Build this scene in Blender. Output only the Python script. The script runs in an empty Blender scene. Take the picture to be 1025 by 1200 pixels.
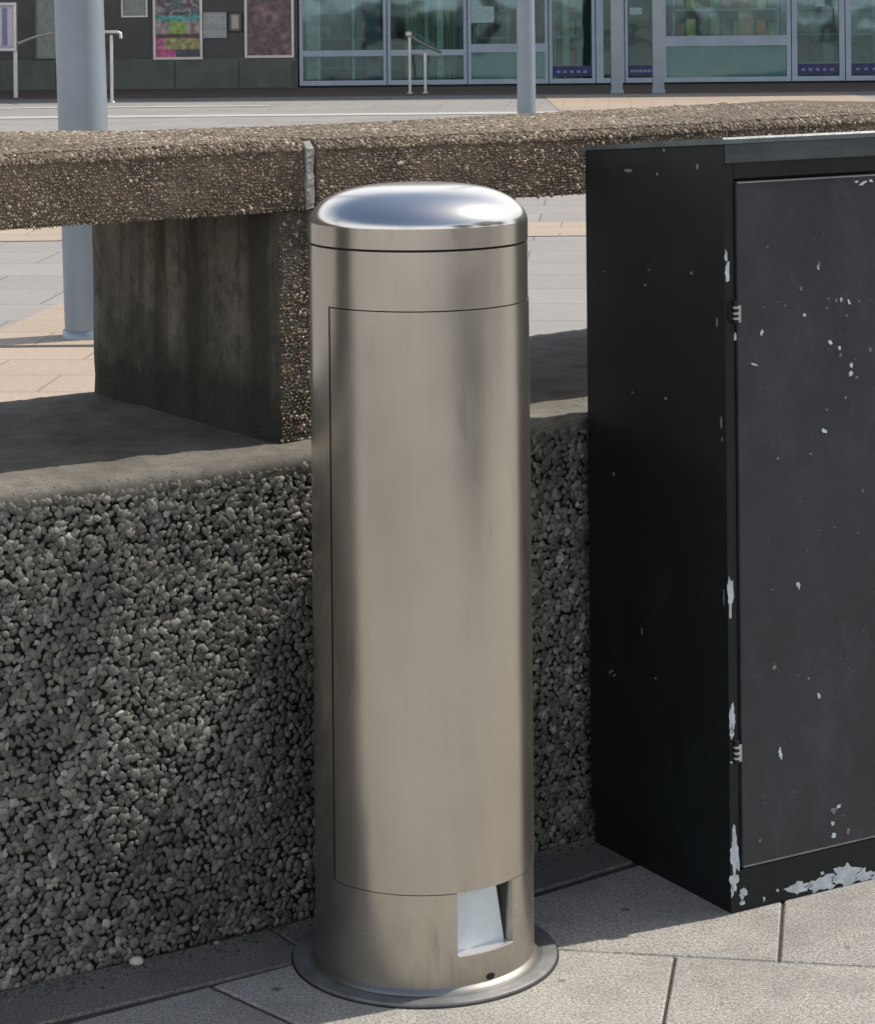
import bpy, bmesh, math, random
import numpy as np
from mathutils import Vector, noise
R = math.radians
rng = np.random.default_rng(7); random.seed(7)
scene = bpy.context.scene
col = scene.collection

# ------------------------------------------------------------------ camera
CAMH = 1.42; F = 2850.0; CX = 512.0; ROLL = R(0.55)
cr, sr = math.cos(ROLL), math.sin(ROLL)
cam_d = bpy.data.cameras.new("camera"); cam = bpy.data.objects.new("camera", cam_d); col.objects.link(cam)
cam.location = (0, 0, CAMH)
from mathutils import Matrix
Rv = Vector((cr, 0, -sr)); Uv = Vector((sr, 0, cr)); Bv = Vector((0, -1, 0))
cam.rotation_euler = Matrix((Rv, Uv, Bv)).transposed().to_euler()
cam_d.sensor_fit = 'AUTO'; cam_d.sensor_width = 36
cam_d.lens = F / 1200 * 36
cam_d.shift_y = -0.5; cam_d.shift_x = 0.0005
cam_d.clip_start = 0.05; cam_d.clip_end = 2000
scene.camera = cam

def P(x, y, D):            # photograph measurement -> world point at depth D
    u = x - CX
    return Vector((D * (u * cr - y * sr) / F, D, CAMH - D * (u * sr + y * cr) / F))
def G(x, y, z=0.0):        # ... on the horizontal plane z
    D = (CAMH - z) * F / ((x - CX) * sr + y * cr)
    return P(x, y, D)

# ------------------------------------------------------------------ object helpers
def obj(name, verts, faces, mats, parent=None, smooth=False, midx=None, matrix=None):
    me = bpy.data.meshes.new(name); me.from_pydata([tuple(v) for v in verts], [], faces)
    for m in (mats if isinstance(mats, (list, tuple)) else [mats]): me.materials.append(m)
    if midx is not None: me.polygons.foreach_set('material_index', midx)
    if smooth is True: me.polygons.foreach_set('use_smooth', [True] * len(me.polygons))
    elif smooth not in (False, None): me.polygons.foreach_set('use_smooth', smooth)
    o = bpy.data.objects.new(name, me); col.objects.link(o)
    if parent: o.parent = parent
    me.update()
    return o
def tag(o, label=None, cat=None, group=None, kind=None):
    if label: o['label'] = label
    if cat: o['category'] = cat
    if group: o['group'] = group
    if kind: o['kind'] = kind
    return o
def empty(name, loc, rz=0):
    o = bpy.data.objects.new(name, None); o.empty_display_size = .2; o.location = loc; o.rotation_euler.z = rz
    col.objects.link(o); return o

class MB:
    """collects shapes for one mesh object"""
    def __init__(s): s.v = []; s.f = []; s.m = []; s.s = []
    def add(s, vs, fs, m=0, sm=False):
        b = len(s.v); s.v += [tuple(v) for v in vs]
        for f in fs: s.f.append([b + i for i in f]); s.m.append(m); s.s.append(sm)
    def box(s, x0, x1, y0, y1, z0, z1, m=0, bev=0.0):
        if bev <= 0:
            vs = [(x, y, z) for x in (x0, x1) for y in (y0, y1) for z in (z0, z1)]
            s.add(vs, [(0, 1, 3, 2), (4, 6, 7, 5), (0, 4, 5, 1), (2, 3, 7, 6), (0, 2, 6, 4), (1, 5, 7, 3)], m)
        else:
            bm = bmesh.new(); bmesh.ops.create_cube(bm, size=1)
            for v in bm.verts:
                v.co = Vector(((x0 + x1) / 2 + v.co.x * (x1 - x0), (y0 + y1) / 2 + v.co.y * (y1 - y0), (z0 + z1) / 2 + v.co.z * (z1 - z0)))
            bmesh.ops.bevel(bm, geom=bm.edges[:], offset=bev, segments=2, profile=.6, affect='EDGES')
            bm.verts.index_update()
            s.add([v.co.copy() for v in bm.verts], [[v.index for v in f.verts] for f in bm.faces], m); bm.free()
    def lathe(s, prof, cx=0, cy=0, n=48, m=0, sm=True):
        # prof: list of (r,z); sharp corners when a point is repeated
        vs = []; fs = []
        for r, z in prof:
            for k in range(n):
                a = 2 * math.pi * k / n; vs.append((cx + r * math.cos(a), cy + r * math.sin(a), z))
        for i in range(len(prof) - 1):
            if prof[i] == prof[i + 1]: continue
            for k in range(n):
                k2 = (k + 1) % n; fs.append((i * n + k, i * n + k2, (i + 1) * n + k2, (i + 1) * n + k))
        s.add(vs, fs, m, sm)
    def tube(s, pts, rad, n=14, m=0, sm=True):
        pts = [Vector(p) for p in pts]; rads = rad if isinstance(rad, (list, tuple)) else [rad] * len(pts)
        vs = []; fs = []; ref = None
        for i, p in enumerate(pts):
            d = (pts[min(i + 1, len(pts) - 1)] - pts[max(i - 1, 0)]).normalized()
            if ref is None: ref = Vector((0, 0, 1)) if abs(d.z) < .9 else Vector((1, 0, 0))
            a = d.cross(ref).normalized(); b = d.cross(a).normalized(); ref = b.cross(d) if False else ref
            for k in range(n):
                t = 2 * math.pi * k / n; vs.append(p + (a * math.cos(t) + b * math.sin(t)) * rads[i])
        for i in range(len(pts) - 1):
            for k in range(n):
                k2 = (k + 1) % n; fs.append((i * n + k, (i + 1) * n + k, (i + 1) * n + k2, i * n + k2))
        s.add(vs, fs, m, sm)
        s.add(vs[:n], [list(range(n))], m); s.add(vs[-n:], [list(range(n))[::-1]], m)
    def build(s, name, mats, parent=None):
        return obj(name, s.v, s.f, mats, parent, s.s, s.m)

# ------------------------------------------------------------------ materials
class NT:
    def __init__(s, name):
        s.mat = bpy.data.materials.new(name); s.mat.use_nodes = True; s.t = s.mat.node_tree
        s.b = s.t.nodes['Principled BSDF']; s.out = s.t.nodes['Material Output']
        s.tc = s.t.nodes.new('ShaderNodeTexCoord').outputs['Object']
    def n(s, typ, **kw):
        nd = s.t.nodes.new(typ)
        for k, v in kw.items():
            if hasattr(nd, k) and k not in nd.inputs: setattr(nd, k, v)
            else: s.set(nd.inputs[k], v)
        return nd
    def set(s, inp, v):
        if hasattr(v, 'is_linked') or isinstance(v, bpy.types.NodeSocket): s.t.links.new(v, inp)
        else: inp.default_value = v
    def mapping(s, scale=(1, 1, 1), rot=(0, 0, 0), loc=(0, 0, 0), vec=None):
        nd = s.t.nodes.new('ShaderNodeMapping'); s.set(nd.inputs['Vector'], vec or s.tc)
        nd.inputs['Scale'].default_value = scale; nd.inputs['Rotation'].default_value = rot; nd.inputs['Location'].default_value = loc
        return nd.outputs[0]
    def noise(s, scale, detail=4, rough=.55, vec=None, dist=0):
        nd = s.t.nodes.new('ShaderNodeTexNoise'); s.set(nd.inputs['Vector'], vec or s.tc)
        nd.inputs['Scale'].default_value = scale; nd.inputs['Detail'].default_value = detail
        nd.inputs['Roughness'].default_value = rough; nd.inputs['Distortion'].default_value = dist
        return nd.outputs['Fac']
    def vor(s, scale, feature='F1', vec=None, out='Distance', rand=1):
        nd = s.t.nodes.new('ShaderNodeTexVoronoi'); nd.feature = feature; s.set(nd.inputs['Vector'], vec or s.tc)
        nd.inputs['Scale'].default_value = scale; nd.inputs['Randomness'].default_value = rand
        return nd.outputs[out]
    def ramp(s, fac, stops, interp='LINEAR'):
        nd = s.t.nodes.new('ShaderNodeValToRGB'); s.set(nd.inputs[0], fac); cr_ = nd.color_ramp; cr_.interpolation = interp
        while len(cr_.elements) > 1: cr_.elements.remove(cr_.elements[-1])
        for i, (p, c) in enumerate(stops):
            e = cr_.elements[0] if i == 0 else cr_.elements.new(p)
            e.position = p; e.color = (c, c, c, 1) if isinstance(c, (int, float)) else (*c, 1)
        return nd.outputs[0]
    def mix(s, fac, a, b, mode='MIX'):
        nd = s.t.nodes.new('ShaderNodeMix'); nd.data_type = 'RGBA'; nd.blend_type = mode
        s.set(nd.inputs[0], fac)
        for i, v in ((6, a), (7, b)):
            if isinstance(v, tuple) and len(v) == 3: v = (*v, 1)
            s.set(nd.inputs[i], v)
        return nd.outputs[2]
    def math(s, op, a, b=0.0, clamp=False):
        nd = s.t.nodes.new('ShaderNodeMath'); nd.operation = op; nd.use_clamp = clamp
        s.set(nd.inputs[0], a); s.set(nd.inputs[1], b); return nd.outputs[0]
    def bump(s, h, strength=.5, dist=.01, normal=None):
        nd = s.t.nodes.new('ShaderNodeBump'); s.set(nd.inputs['Height'], h)
        nd.inputs['Strength'].default_value = strength; nd.inputs['Distance'].default_value = dist
        if normal: s.set(nd.inputs['Normal'], normal)
        return nd.outputs[0]
    def attr(s, name, out='Color'):
        nd = s.t.nodes.new('ShaderNodeAttribute'); nd.attribute_name = name; return nd.outputs[out]
    def done(s, color=None, rough=None, metal=None, normal=None, spec=None):
        if color is not None: s.set(s.b.inputs['Base Color'], (*color, 1) if isinstance(color, tuple) else color)
        if rough is not None: s.set(s.b.inputs['Roughness'], rough)
        if metal is not None: s.set(s.b.inputs['Metallic'], metal)
        if spec is not None: s.b.inputs['Specular IOR Level'].default_value = spec
        if normal is not None: s.set(s.b.inputs['Normal'], normal)
        return s.mat

def simple(name, c, rough=.6, metal=0, var=.15, scale=8, bump=.15, spec=.5):
    m = NT(name); f = m.noise(scale, 6, .6)
    c0 = tuple(x * (1 - var) for x in c); c1 = tuple(min(1, x * (1 + var)) for x in c)
    cc = m.ramp(f, [(.3, c0), (.7, c1)])
    return m.done(cc, rough, metal, m.bump(m.noise(scale * 12, 3), bump, .002), spec)

def metal_brushed(name, base, rough, wav=.02, marks=False):
    m = NT(name)
    v = m.mapping((1, 1, .06)); v2 = m.mapping((.6, .6, 60))
    st = m.noise(300, 2, .6, v2)
    blot2 = m.noise(14, 3, .5)
    c = m.ramp(blot2, [(.3, tuple(x * .96 for x in base)), (.65, base)])
    r = m.math('ADD', m.math('MULTIPLY', blot2, .06), rough - .03)
    if marks:   # smears, small scratches and splash dirt near the foot
        sm = m.ramp(m.noise(40, 2, .5, m.mapping((1.6, 1.6, .2))), [(.58, 0), (.70, .45)])
        gate = m.ramp(m.noise(4.2, 2, .5), [(.50, 0), (.60, 1)])
        c = m.mix(m.math('MULTIPLY', sm, gate), c, tuple(x * .5 for x in base))
        z = m.t.nodes.new('ShaderNodeSeparateXYZ'); m.set(z.inputs[0], m.tc)
        zz = m.math('ADD', z.outputs['Z'], m.math('MULTIPLY', m.noise(22, 6, .7, m.mapping((1, 1, .4))), .22))
        c = m.mix(m.ramp(zz, [(.10, .55), (.24, 0)]), c, (.20, .18, .15))
        c = m.mix(m.ramp(m.noise(150, 2, .6, m.mapping((1, 1, .08))), [(.30, .10), (.5, 0)]), c, tuple(x * .6 for x in base))
        r = m.math('ADD', r, m.ramp(zz, [(.10, .25), (.24, 0)])); r = m.math('ADD', r, m.math('MULTIPLY', m.ramp(m.noise(6, 3, .5), [(.4, 0), (.62, 1)]), .04))
    nn = m.bump(st, .05, .0006)
    nn = m.bump(m.noise(3.5, 2, .5), 1.0, wav, nn)
    mt = m.done(c, r, 1.0, nn)
    g2 = m.t.nodes.new('ShaderNodeBsdfGlossy'); g2.inputs['Roughness'].default_value = .55; m.set(g2.inputs['Color'], c); m.set(g2.inputs['Normal'], nn)
    mx = m.t.nodes.new('ShaderNodeMixShader'); mx.inputs[0].default_value = .17
    m.t.links.new(m.b.outputs[0], mx.inputs[1]); m.t.links.new(g2.outputs[0], mx.inputs[2]); m.t.links.new(mx.outputs[0], m.out.inputs[0]); return mt

STEEL = metal_brushed('brushed_stainless', (.58, .54, .48), .18, .003, True)
STEELCAP = metal_brushed('polished_cap_steel', (.64, .625, .60), .15, .002)
def seam_dark(): return simple('dark_gap', (.012, .012, .012), .9, 0, .1)
DARKGAP = seam_dark()
GALV = simple('pole_paint', (.235, .275, .315), .42, .35, .10, 3, .05)
GALV2 = simple('frame_paint', (.34, .42, .52), .5, .2, .12, 3, .03)
RAILM = simple('rail_steel', (.55, .54, .52), .4, .5, .15, 4, .05)

def mat_pebble(name, stops, rough=.75, dirt=(.03, .03, .025)):
    m = NT(name); a = m.attr('rnd', 'Fac')
    c = m.ramp(a, stops)
    c = m.mix(m.ramp(m.noise(2.6, 7, .7), [(.42, 0), (.64, .72)]), c, dirt)
    c = m.mix(m.ramp(m.noise(260, 3, .6), [(.35, .45), (.65, 0)]), c, dirt)
    return m.done(c, rough, 0, m.bump(m.noise(500, 3, .6), .35, .001))
PEB_WALL = mat_pebble('dark_aggregate', [(0, (.08, .08, .073)), (.4, (.165, .161, .141)), (.8, (.25, .24, .21)), (.95, (.35, .335, .295)), (1, (.52, .50, .46))], .7, (.035, .034, .028))
PEB_BEAM = mat_pebble('brown_aggregate', [(0, (.09, .07, .052)), (.35, (.20, .148, .10)), (.7, (.34, .255, .175)), (.92, (.54, .44, .32)), (1, (.76, .70, .62))], .8, (.075, .062, .045))

def mat_concrete(name, base, dark, stainscale=3, rough=.9, streak=True, moss=None):
    m = NT(name)
    c = m.ramp(m.noise(stainscale, 8, .65), [(.3, dark), (.68, base)])
    c = m.mix(m.ramp(m.noise(140, 4, .7), [(.35, .5), (.6, 0)]), c, tuple(x * .45 for x in base))
    if streak:
        c = m.mix(m.ramp(m.noise(9, 5, .6, m.mapping((1.4, 1.4, .12))), [(.45, 0), (.60, .88)]), c, dark)
    if moss:
        z = m.t.nodes.new('ShaderNodeSeparateXYZ'); m.set(z.inputs[0], m.tc)
        f = m.ramp(m.math('ADD', m.math('MULTIPLY', z.outputs['Z'], 1.0), m.math('MULTIPLY', m.noise(9, 5, .6), .22)), [(.88, .9), (1.02, 0)])
        c = m.mix(f, c, moss)
    pits = m.ramp(m.vor(95, 'F1'), [(.06, 0), (.2, 1)])
    c = m.mix(m.ramp(m.vor(95, 'F1'), [(.05, .7), (.16, 0)]), c, dark)
    c = m.mix(m.ramp(m.noise(22, 7, .72), [(.50, 0), (.62, .6)]), c, tuple(x * 1.0 for x in dark))
    c = m.mix(m.ramp(m.noise(330, 3, .7), [(.58, 0), (.70, .22)]), c, tuple(min(.8, x * 1.3) for x in base))
    h = m.mix(.4, m.noise(70, 9, .78), pits)
    return m.done(c, rough, 0, m.bump(h, .9, .005), .3)
CONC_LEDGE = mat_concrete('ledge_concrete', (.25, .235, .20), (.10, .092, .078), 9, .9, False)
CONC_BLOCK = mat_concrete('block_concrete', (.30, .275, .22), (.045, .042, .034), 4.5, .92, True, (.018, .024, .016))
CONC_BEAM = mat_concrete('beam_matrix', (.22, .175, .125), (.075, .062, .045), 6, .95, False)
CEMENT = mat_concrete('pale_cement', (.42, .41, .39), (.22, .21, .19), 12, .9, False)
MATRIX = mat_concrete('wall_matrix', (.016, .016, .014), (.008, .008, .0075), 8, .95, False)

def mat_paving(name, base, warm, joints=None, sc=1):
    m = NT(name)
    rn = m.attr('rnd', 'Fac')
    c = m.mix(rn, base, warm)
    c = m.mix(m.ramp(m.noise(1.7, 6, .6), [(.35, .0), (.75, .30)]), c, tuple(x * .62 for x in base))
    c = m.mix(m.ramp(m.noise(210, 4, .75), [(.42, .75), (.56, 0)]), c, tuple(x * .35 for x in base))
    c = m.mix(m.ramp(m.noise(260, 3, .7, m.mapping((1, 1, 1), (0, 0, 0), (9, 4, 2))), [(.53, 0), (.64, .7)]), c, tuple(min(.8, x * 1.8) for x in base))
    c = m.mix(m.ramp(m.noise(14, 6, .7), [(.55, 0), (.72, .28)]), c, tuple(x * .5 for x in base))
    c = m.mix(m.ramp(m.noise(5.5, 8, .75), [(.47, 0), (.66, .55)]), c, tuple(x * .5 for x in base))
    c = m.mix(m.ramp(m.vor(9.0), [(.05, .75), (.09, 0)]), c, (.07, .066, .06))
    nn = m.bump(m.noise(260, 4, .7), .5, .0025)
    return m.done(c, .85, 0, nn, .35)
PAVE = mat_paving('granite_paving', (.37, .355, .325), (.46, .44, .395))
JOINT = simple('joint_sand', (.060, .055, .047), .95, 0, .3, 40)

def mat_plaza(name, c0, c1, mort, bw, bh, rot=0):
    m = NT(name)
    v = m.mapping((1, 1, 1), (0, 0, rot))
    br = m.t.nodes.new('ShaderNodeTexBrick'); m.set(br.inputs['Vector'], v)
    br.inputs['Color1'].default_value = (*c0, 1); br.inputs['Color2'].default_value = (*c1, 1); br.inputs['Mortar'].default_value = (*mort, 1)
    br.inputs['Scale'].default_value = 1; br.inputs['Mortar Size'].default_value = .006; br.inputs['Brick Width'].default_value = bw; br.inputs['Row Height'].default_value = bh
    br.inputs['Mortar Smooth'].default_value = .3
    c = m.mix(m.ramp(m.noise(.9, 6, .65), [(.35, 0), (.75, .35)]), br.outputs['Color'], tuple(x * .6 for x in c0))
    c = m.mix(m.ramp(m.noise(60, 4, .7), [(.4, .3), (.6, 0)]), c, tuple(x * .55 for x in c0))
    return m.done(c, .85, 0, m.bump(m.noise(120, 4, .7), .4, .003), .35)
PLAZA = mat_plaza('plaza_grey_pavers', (.30, .285, .265), (.35, .33, .305), (.13, .125, .12), .9, .6, R(4))
TAN = mat_plaza('plaza_tan_pavers', (.41, .33, .255), (.46, .37, .285), (.24, .19, .15), .6, .4, R(4))
BROWNP = mat_plaza('plaza_brown_pavers', (.20, .155, .135), (.24, .185, .16), (.1, .08, .07), .4, .2, 0)
WHITEL = simple('white_kerb_stone', (.44, .43, .40), .8, 0, .15, 5)

# painted cabinet
def mat_cab(name, c, rough):
    m = NT(name)
    cc = m.ramp(m.noise(4, 7, .65), [(.3, tuple(x * .8 for x in c)), (.72, tuple(x * 1.25 for x in c))])
    cc = m.mix(m.ramp(m.noise(40, 6, .75, m.mapping((1, 1, .35))), [(.6, 0), (.8, .35)]), cc, tuple(min(1, x * 2.6) for x in c))
    cc = m.mix(m.ramp(m.noise(7, 8, .8, m.mapping((1, 1, .6), (0, .5, 0))), [(.50, 0), (.70, .5)]), cc, tuple(min(1, x * 2.2) for x in c))
    cc = m.mix(m.ramp(m.vor(38), [(.035, .9), (.07, 0)]), cc, tuple(x * 1.9 + .01 for x in c))
    r = m.math('ADD', m.math('MULTIPLY', m.noise(18, 5, .6), .25), rough - .12)
    return m.done(cc, r, 0, m.bump(m.noise(90, 4, .6), .10, .001), .3)
CAB = mat_cab('black_cabinet_paint', (.009, .0125, .0135), .5)
CABD = mat_cab('worn_door_paint', (.032, .034, .040), .48)
CHIP = simple('chipped_primer', (.50, .55, .58), .8, 0, .25, 60)
CHIP2 = simple('faded_scuff', (.16, .17, .18), .8, 0, .25, 60)

def mat_print():
    m = NT('printed_sheet'); c = m.attr('Col')
    c = m.mix(.12, c, m.ramp(m.noise(25, 4, .6), [(.4, .05), (.6, .45)]))
    return m.done(c, .35)
PRINT = mat_print()
DARKWALL = simple('slate_cladding', (.062, .062, .066), .5, 0, .25, 2.5, .2)
DARKWALL2 = simple('slate_tile', (.085, .098, .096), .5, 0, .25, 3, .2)
INT_D = simple('shop_interior', (.30, .36, .35), .8, 0, .3, 1.5)
INT_F = simple('shop_floor', (.40, .40, .37), .6, 0, .2, 2)
TEAL = simple('teal_panel', (.26, .35, .36), .3, 0, .2, 2)
NAVY = simple('navy_band', (.02, .03, .12), .4, 0, .3, 9)
PAPER = simple('paper', (.55, .60, .62), .7, 0, .1, 12)
def mat_glass():
    m = NT('shop_glass'); t = m.t
    tr = t.nodes.new('ShaderNodeBsdfTransparent'); tr.inputs[0].default_value = (.74, .86, .85, 1)
    gl = t.nodes.new('ShaderNodeBsdfGlossy'); gl.inputs[0].default_value = (.64, .82, .86, 1); gl.inputs[1].default_value = .04
    m.set(gl.inputs['Normal'], m.bump(m.noise(.9, 2), .4, .02))
    mx = t.nodes.new('ShaderNodeMixShader'); mx.inputs[0].default_value = .11
    t.links.new(tr.outputs[0], mx.inputs[1]); t.links.new(gl.outputs[0], mx.inputs[2]); t.links.new(mx.outputs[0], m.out.inputs[0])
    return m.mat
GLASS = mat_glass()

# ------------------------------------------------------------------ world + sun
SUN_AZ = R(24); SUN_EL = R(50)      # azimuth measured from +X towards +Y
w = bpy.data.worlds.new("World"); scene.world = w; w.use_nodes = True
sky = w.node_tree.nodes.new('ShaderNodeTexSky'); sky.sky_type = 'NISHITA'; sky.sun_disc = False
sky.sun_elevation = SUN_EL; sky.sun_rotation = R(90) - SUN_AZ
sky.air_density = 1.2; sky.dust_density = 1.5
bg = w.node_tree.nodes['Background']; bg.inputs[1].default_value = .11
wt = w.node_tree
def wn(t, **k):
    n = wt.nodes.new(t)
    for a, b in k.items(): setattr(n, a, b)
    return n
wtc = wn('ShaderNodeTexCoord'); wsep = wn('ShaderNodeSeparateXYZ'); wt.links.new(wtc.outputs['Generated'], wsep.inputs[0])
wmp = wn('ShaderNodeMapping'); wmp.inputs['Scale'].default_value = (1, 1, 2.6); wt.links.new(wtc.outputs['Generated'], wmp.inputs[0])
wno = wn('ShaderNodeTexNoise'); wno.inputs['Scale'].default_value = 2.6; wno.inputs['Detail'].default_value = 7; wno.inputs['Roughness'].default_value = .58; wt.links.new(wmp.outputs[0], wno.inputs['Vector'])
wr1 = wn('ShaderNodeValToRGB'); wr1.color_ramp.elements[0].position = .30; wr1.color_ramp.elements[1].position = .44; wt.links.new(wno.outputs['Fac'], wr1.inputs[0])
wr2 = wn('ShaderNodeValToRGB'); e_ = wr2.color_ramp.elements; e_[0].position = .36; e_[0].color = (1, 1, 1, 1); e_[1].position = .62; e_[1].color = (0, 0, 0, 1); wt.links.new(wsep.outputs['Z'], wr2.inputs[0])
wm = wn('ShaderNodeMath', operation='MULTIPLY'); wt.links.new(wr1.outputs[0], wm.inputs[0]); wt.links.new(wr2.outputs[0], wm.inputs[1])
wmx = wn('ShaderNodeMix', data_type='RGBA'); wt.links.new(wm.outputs[0], wmx.inputs[0]); wt.links.new(sky.outputs[0], wmx.inputs[6]); wmx.inputs[7].default_value = (9.5, 9.6, 9.8, 1)
wt.links.new(wmx.outputs[2], bg.inputs[0])
sd = bpy.data.lights.new('sun', 'SUN'); sd.energy = 3.6; sd.angle = R(.6); sd.color = (1, .93, .83)
so = bpy.data.objects.new('sun', sd); col.objects.link(so)
sv = Vector((math.cos(SUN_AZ) * math.cos(SUN_EL), math.sin(SUN_AZ) * math.cos(SUN_EL), math.sin(SUN_EL)))
so.rotation_euler = sv.to_track_quat('Z', 'Y').to_euler(); so.location = sv * 30
scene.view_settings.view_transform = 'Standard'; scene.view_settings.look = 'None'
scene.view_settings.exposure = 0.35; scene.view_settings.gamma = 1

# ------------------------------------------------------------------ pebble fields
ICO = {}
def ico(sub):
    if sub not in ICO:
        bm = bmesh.new(); bmesh.ops.create_icosphere(bm, subdivisions=sub, radius=1)
        bm.verts.index_update()
        ICO[sub] = (np.array([v.co[:] for v in bm.verts]), np.array([[v.index for v in f.verts] for f in bm.faces])); bm.free()
    return ICO[sub]
def pebbles(cent, tan, bit, nor, size, sub=2, flat=.6, jitter=.25, embed=.1):
    """cent,tan,bit,nor: (N,3). returns verts, tris, rnd per vert"""
    iv, it = ico(sub); N = len(cent)
    ang = rng.uniform(0, math.pi, N); ca, sa = np.cos(ang)[:, None], np.sin(ang)[:, None]
    a = tan * ca + bit * sa; b = -tan * sa + bit * ca
    tilt = rng.normal(0, .25, (N, 1)); tilt2 = rng.normal(0, .25, (N, 1))
    n2 = nor + a * tilt + b * tilt2; n2 /= np.linalg.norm(n2, axis=1, keepdims=True)
    sx = size * rng.uniform(.85, 1.35, N); sy = size * rng.uniform(.6, 1.0, N); sz = size * flat * rng.uniform(.7, 1.3, N)
    lump = 1 + rng.normal(0, jitter * .45, (N, len(iv), 1))
    loc = iv[None] * lump
    V = cent[:, None] - nor[:, None] * (np.asarray(size) * embed)[:, None, None] + a[:, None] * (loc[..., 0:1] * sx[:, None, None]) + b[:, None] * (loc[..., 1:2] * sy[:, None, None]) + n2[:, None] * (loc[..., 2:3] * sz[:, None, None])
    T = it[None] + (np.arange(N) * len(iv))[:, None, None]
    rv = np.repeat(rng.random(N), len(iv))
    return V.reshape(-1, 3), T.reshape(-1, 3), rv
def peb_obj(name, base_v, base_f, fields, mats, parent, facet=False):
    """one mesh: base polygons (quads) in slot 0, pebbles in slot 1"""
    V = [np.array(base_v, float)]; nb = len(base_v); rn = [np.full(nb, .5)]; T = []; off = nb
    for v, t, r in fields:
        V.append(v); T.append(t + off); rn.append(r); off += len(v)
    V = np.concatenate(V); T = np.concatenate(T); rn = np.concatenate(rn)
    loops = [i for f in base_f for i in f]; sizes = [len(f) for f in base_f]
    me = bpy.data.meshes.new(name)
    me.vertices.add(len(V)); me.vertices.foreach_set('co', V.ravel())
    L = np.concatenate([np.array(loops, int), T.ravel()]); S = np.concatenate([np.array(sizes, int), np.full(len(T), 3)])
    me.loops.add(len(L)); me.loops.foreach_set('vertex_index', L)
    st = np.concatenate([[0], np.cumsum(S)[:-1]])
    me.polygons.add(len(S)); me.polygons.foreach_set('loop_start', st)
    mi = np.zeros(len(S), int); mi[len(sizes):] = 1
    for m in mats: me.materials.append(m)
    me.update(calc_edges=True)
    me.polygons.foreach_set('material_index', mi)
    sm = np.zeros(len(S), bool); sm[len(sizes):] = not facet; me.polygons.foreach_set('use_smooth', sm)
    at = me.attributes.new('rnd', 'FLOAT', 'POINT'); at.data.foreach_set('value', rn)
    me.validate(); me.update()
    o = bpy.data.objects.new(name, me); col.objects.link(o)
    if parent: o.parent = parent
    return o

# ------------------------------------------------------------------ curved wall geometry
WR = 8.0; WH = R(35.0); P0 = np.array([-.21, 3.782])
n0 = np.array([-math.sin(WH), math.cos(WH)]); WC = P0 + WR * n0
def Wp(s, o, z):
    h = WH + s / WR; n = np.array([-math.sin(h), math.cos(h)]); q = WC - (WR - o) * n
    return (q[0], q[1], z)
JIT = .27
def Wfield(s0, s1, u0, u1, sp, kind, o=0., z=0.):
    """pebble centres on a vertical face (kind 'v': u is z at offset o) or a top face (kind 'h': u is offset at height z)"""
    ss = np.arange(s0, s1, sp); uu = np.arange(u0, u1, sp * .88)
    S, U = np.meshgrid(ss, uu); S = S + (np.arange(len(uu))[:, None] % 2) * sp * .5
    S = (S + rng.uniform(-JIT, JIT, S.shape) * sp).ravel(); U = (U + rng.uniform(-JIT, JIT, U.shape) * sp).ravel()
    U = np.clip(U, u0, u1)
    h = WH + S / WR; n = np.stack([-np.sin(h), np.cos(h), 0 * h], 1); t = np.stack([np.cos(h), np.sin(h), 0 * h], 1)
    zc = np.array([[0, 0, 1.]]).repeat(len(S), 0)
    if kind == 'v':
        q = np.array([*WC, 0])[None] - (WR - o) * n; q[:, 2] = U; return q, t, zc, -n
    q = np.array([*WC, 0])[None] - (WR - U)[:, None] * n; q[:, 2] = z; return q, t, n, zc
def sweep(s0, s1, ns, prof, rough=0., seed=0., freq=14):
    """closed profile [(o,z)] swept along the wall"""
    vs = []; fs = []; k = len(prof)
    for i in range(ns + 1):
        s = s0 + (s1 - s0) * i / ns
        for (o, z) in prof:
            p = Vector(Wp(s, o, z))
            if rough:
                q = noise.noise_vector(p * freq + Vector((seed, 0, 0))) * rough + noise.noise_vector(p * freq * 4) * rough * .5
                p = p + q
            vs.append(tuple(p))
    for i in range(ns):
        for j in range(k):
            j2 = (j + 1) % k; fs.append((i * k + j, (i + 1) * k + j, (i + 1) * k + j2, i * k + j2))
    fs.append(tuple(range(k))); fs.append(tuple(ns * k + j for j in range(k))[::-1])
    return vs, fs
def seg(a, b, n): return [(a[0] + (b[0] - a[0]) * i / n, a[1] + (b[1] - a[1]) * i / n) for i in range(n)]

ZL = .715; ZB = 1.086; ZT = 1.199; OB0 = .088; OB1 = .77; OLE = .77
wall = empty('curved_wall', Wp(0, 0, 0))
tag(wall, 'low curved concrete wall faced with dark grey exposed pebbles, behind the steel bollard', 'wall')
def lp(o):  # children are given in world coordinates
    o.parent = wall; o.matrix_parent_inverse = Matrix.Translation(wall.location).inverted(); return o
def adopt(o, t):
    o.parent = t; o.matrix_parent_inverse = (Matrix.Translation(t.location) @ t.rotation_euler.to_matrix().to_4x4()).inverted(); return o
prof = seg((.006, -.02), (.006, .68), 30) + seg((.006, .68), (OLE - .01, .68), 6) + seg((OLE - .01, .68), (OLE - .01, -.02), 6) + [(OLE - .01, -.02)]
vs, fs = sweep(-2.2, 2.4, 160, prof)
c1 = Wfield(-1.15, 1.15, .0, .702, .0116, 'v', .0025)
f1 = pebbles(*c1, np.full(len(c1[0]), .0068) * rng.choice([.75, .95, 1.1, 1.25], len(c1[0]), p=[.2, .35, .3, .15]), 2, .46, .44, .05)
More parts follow.
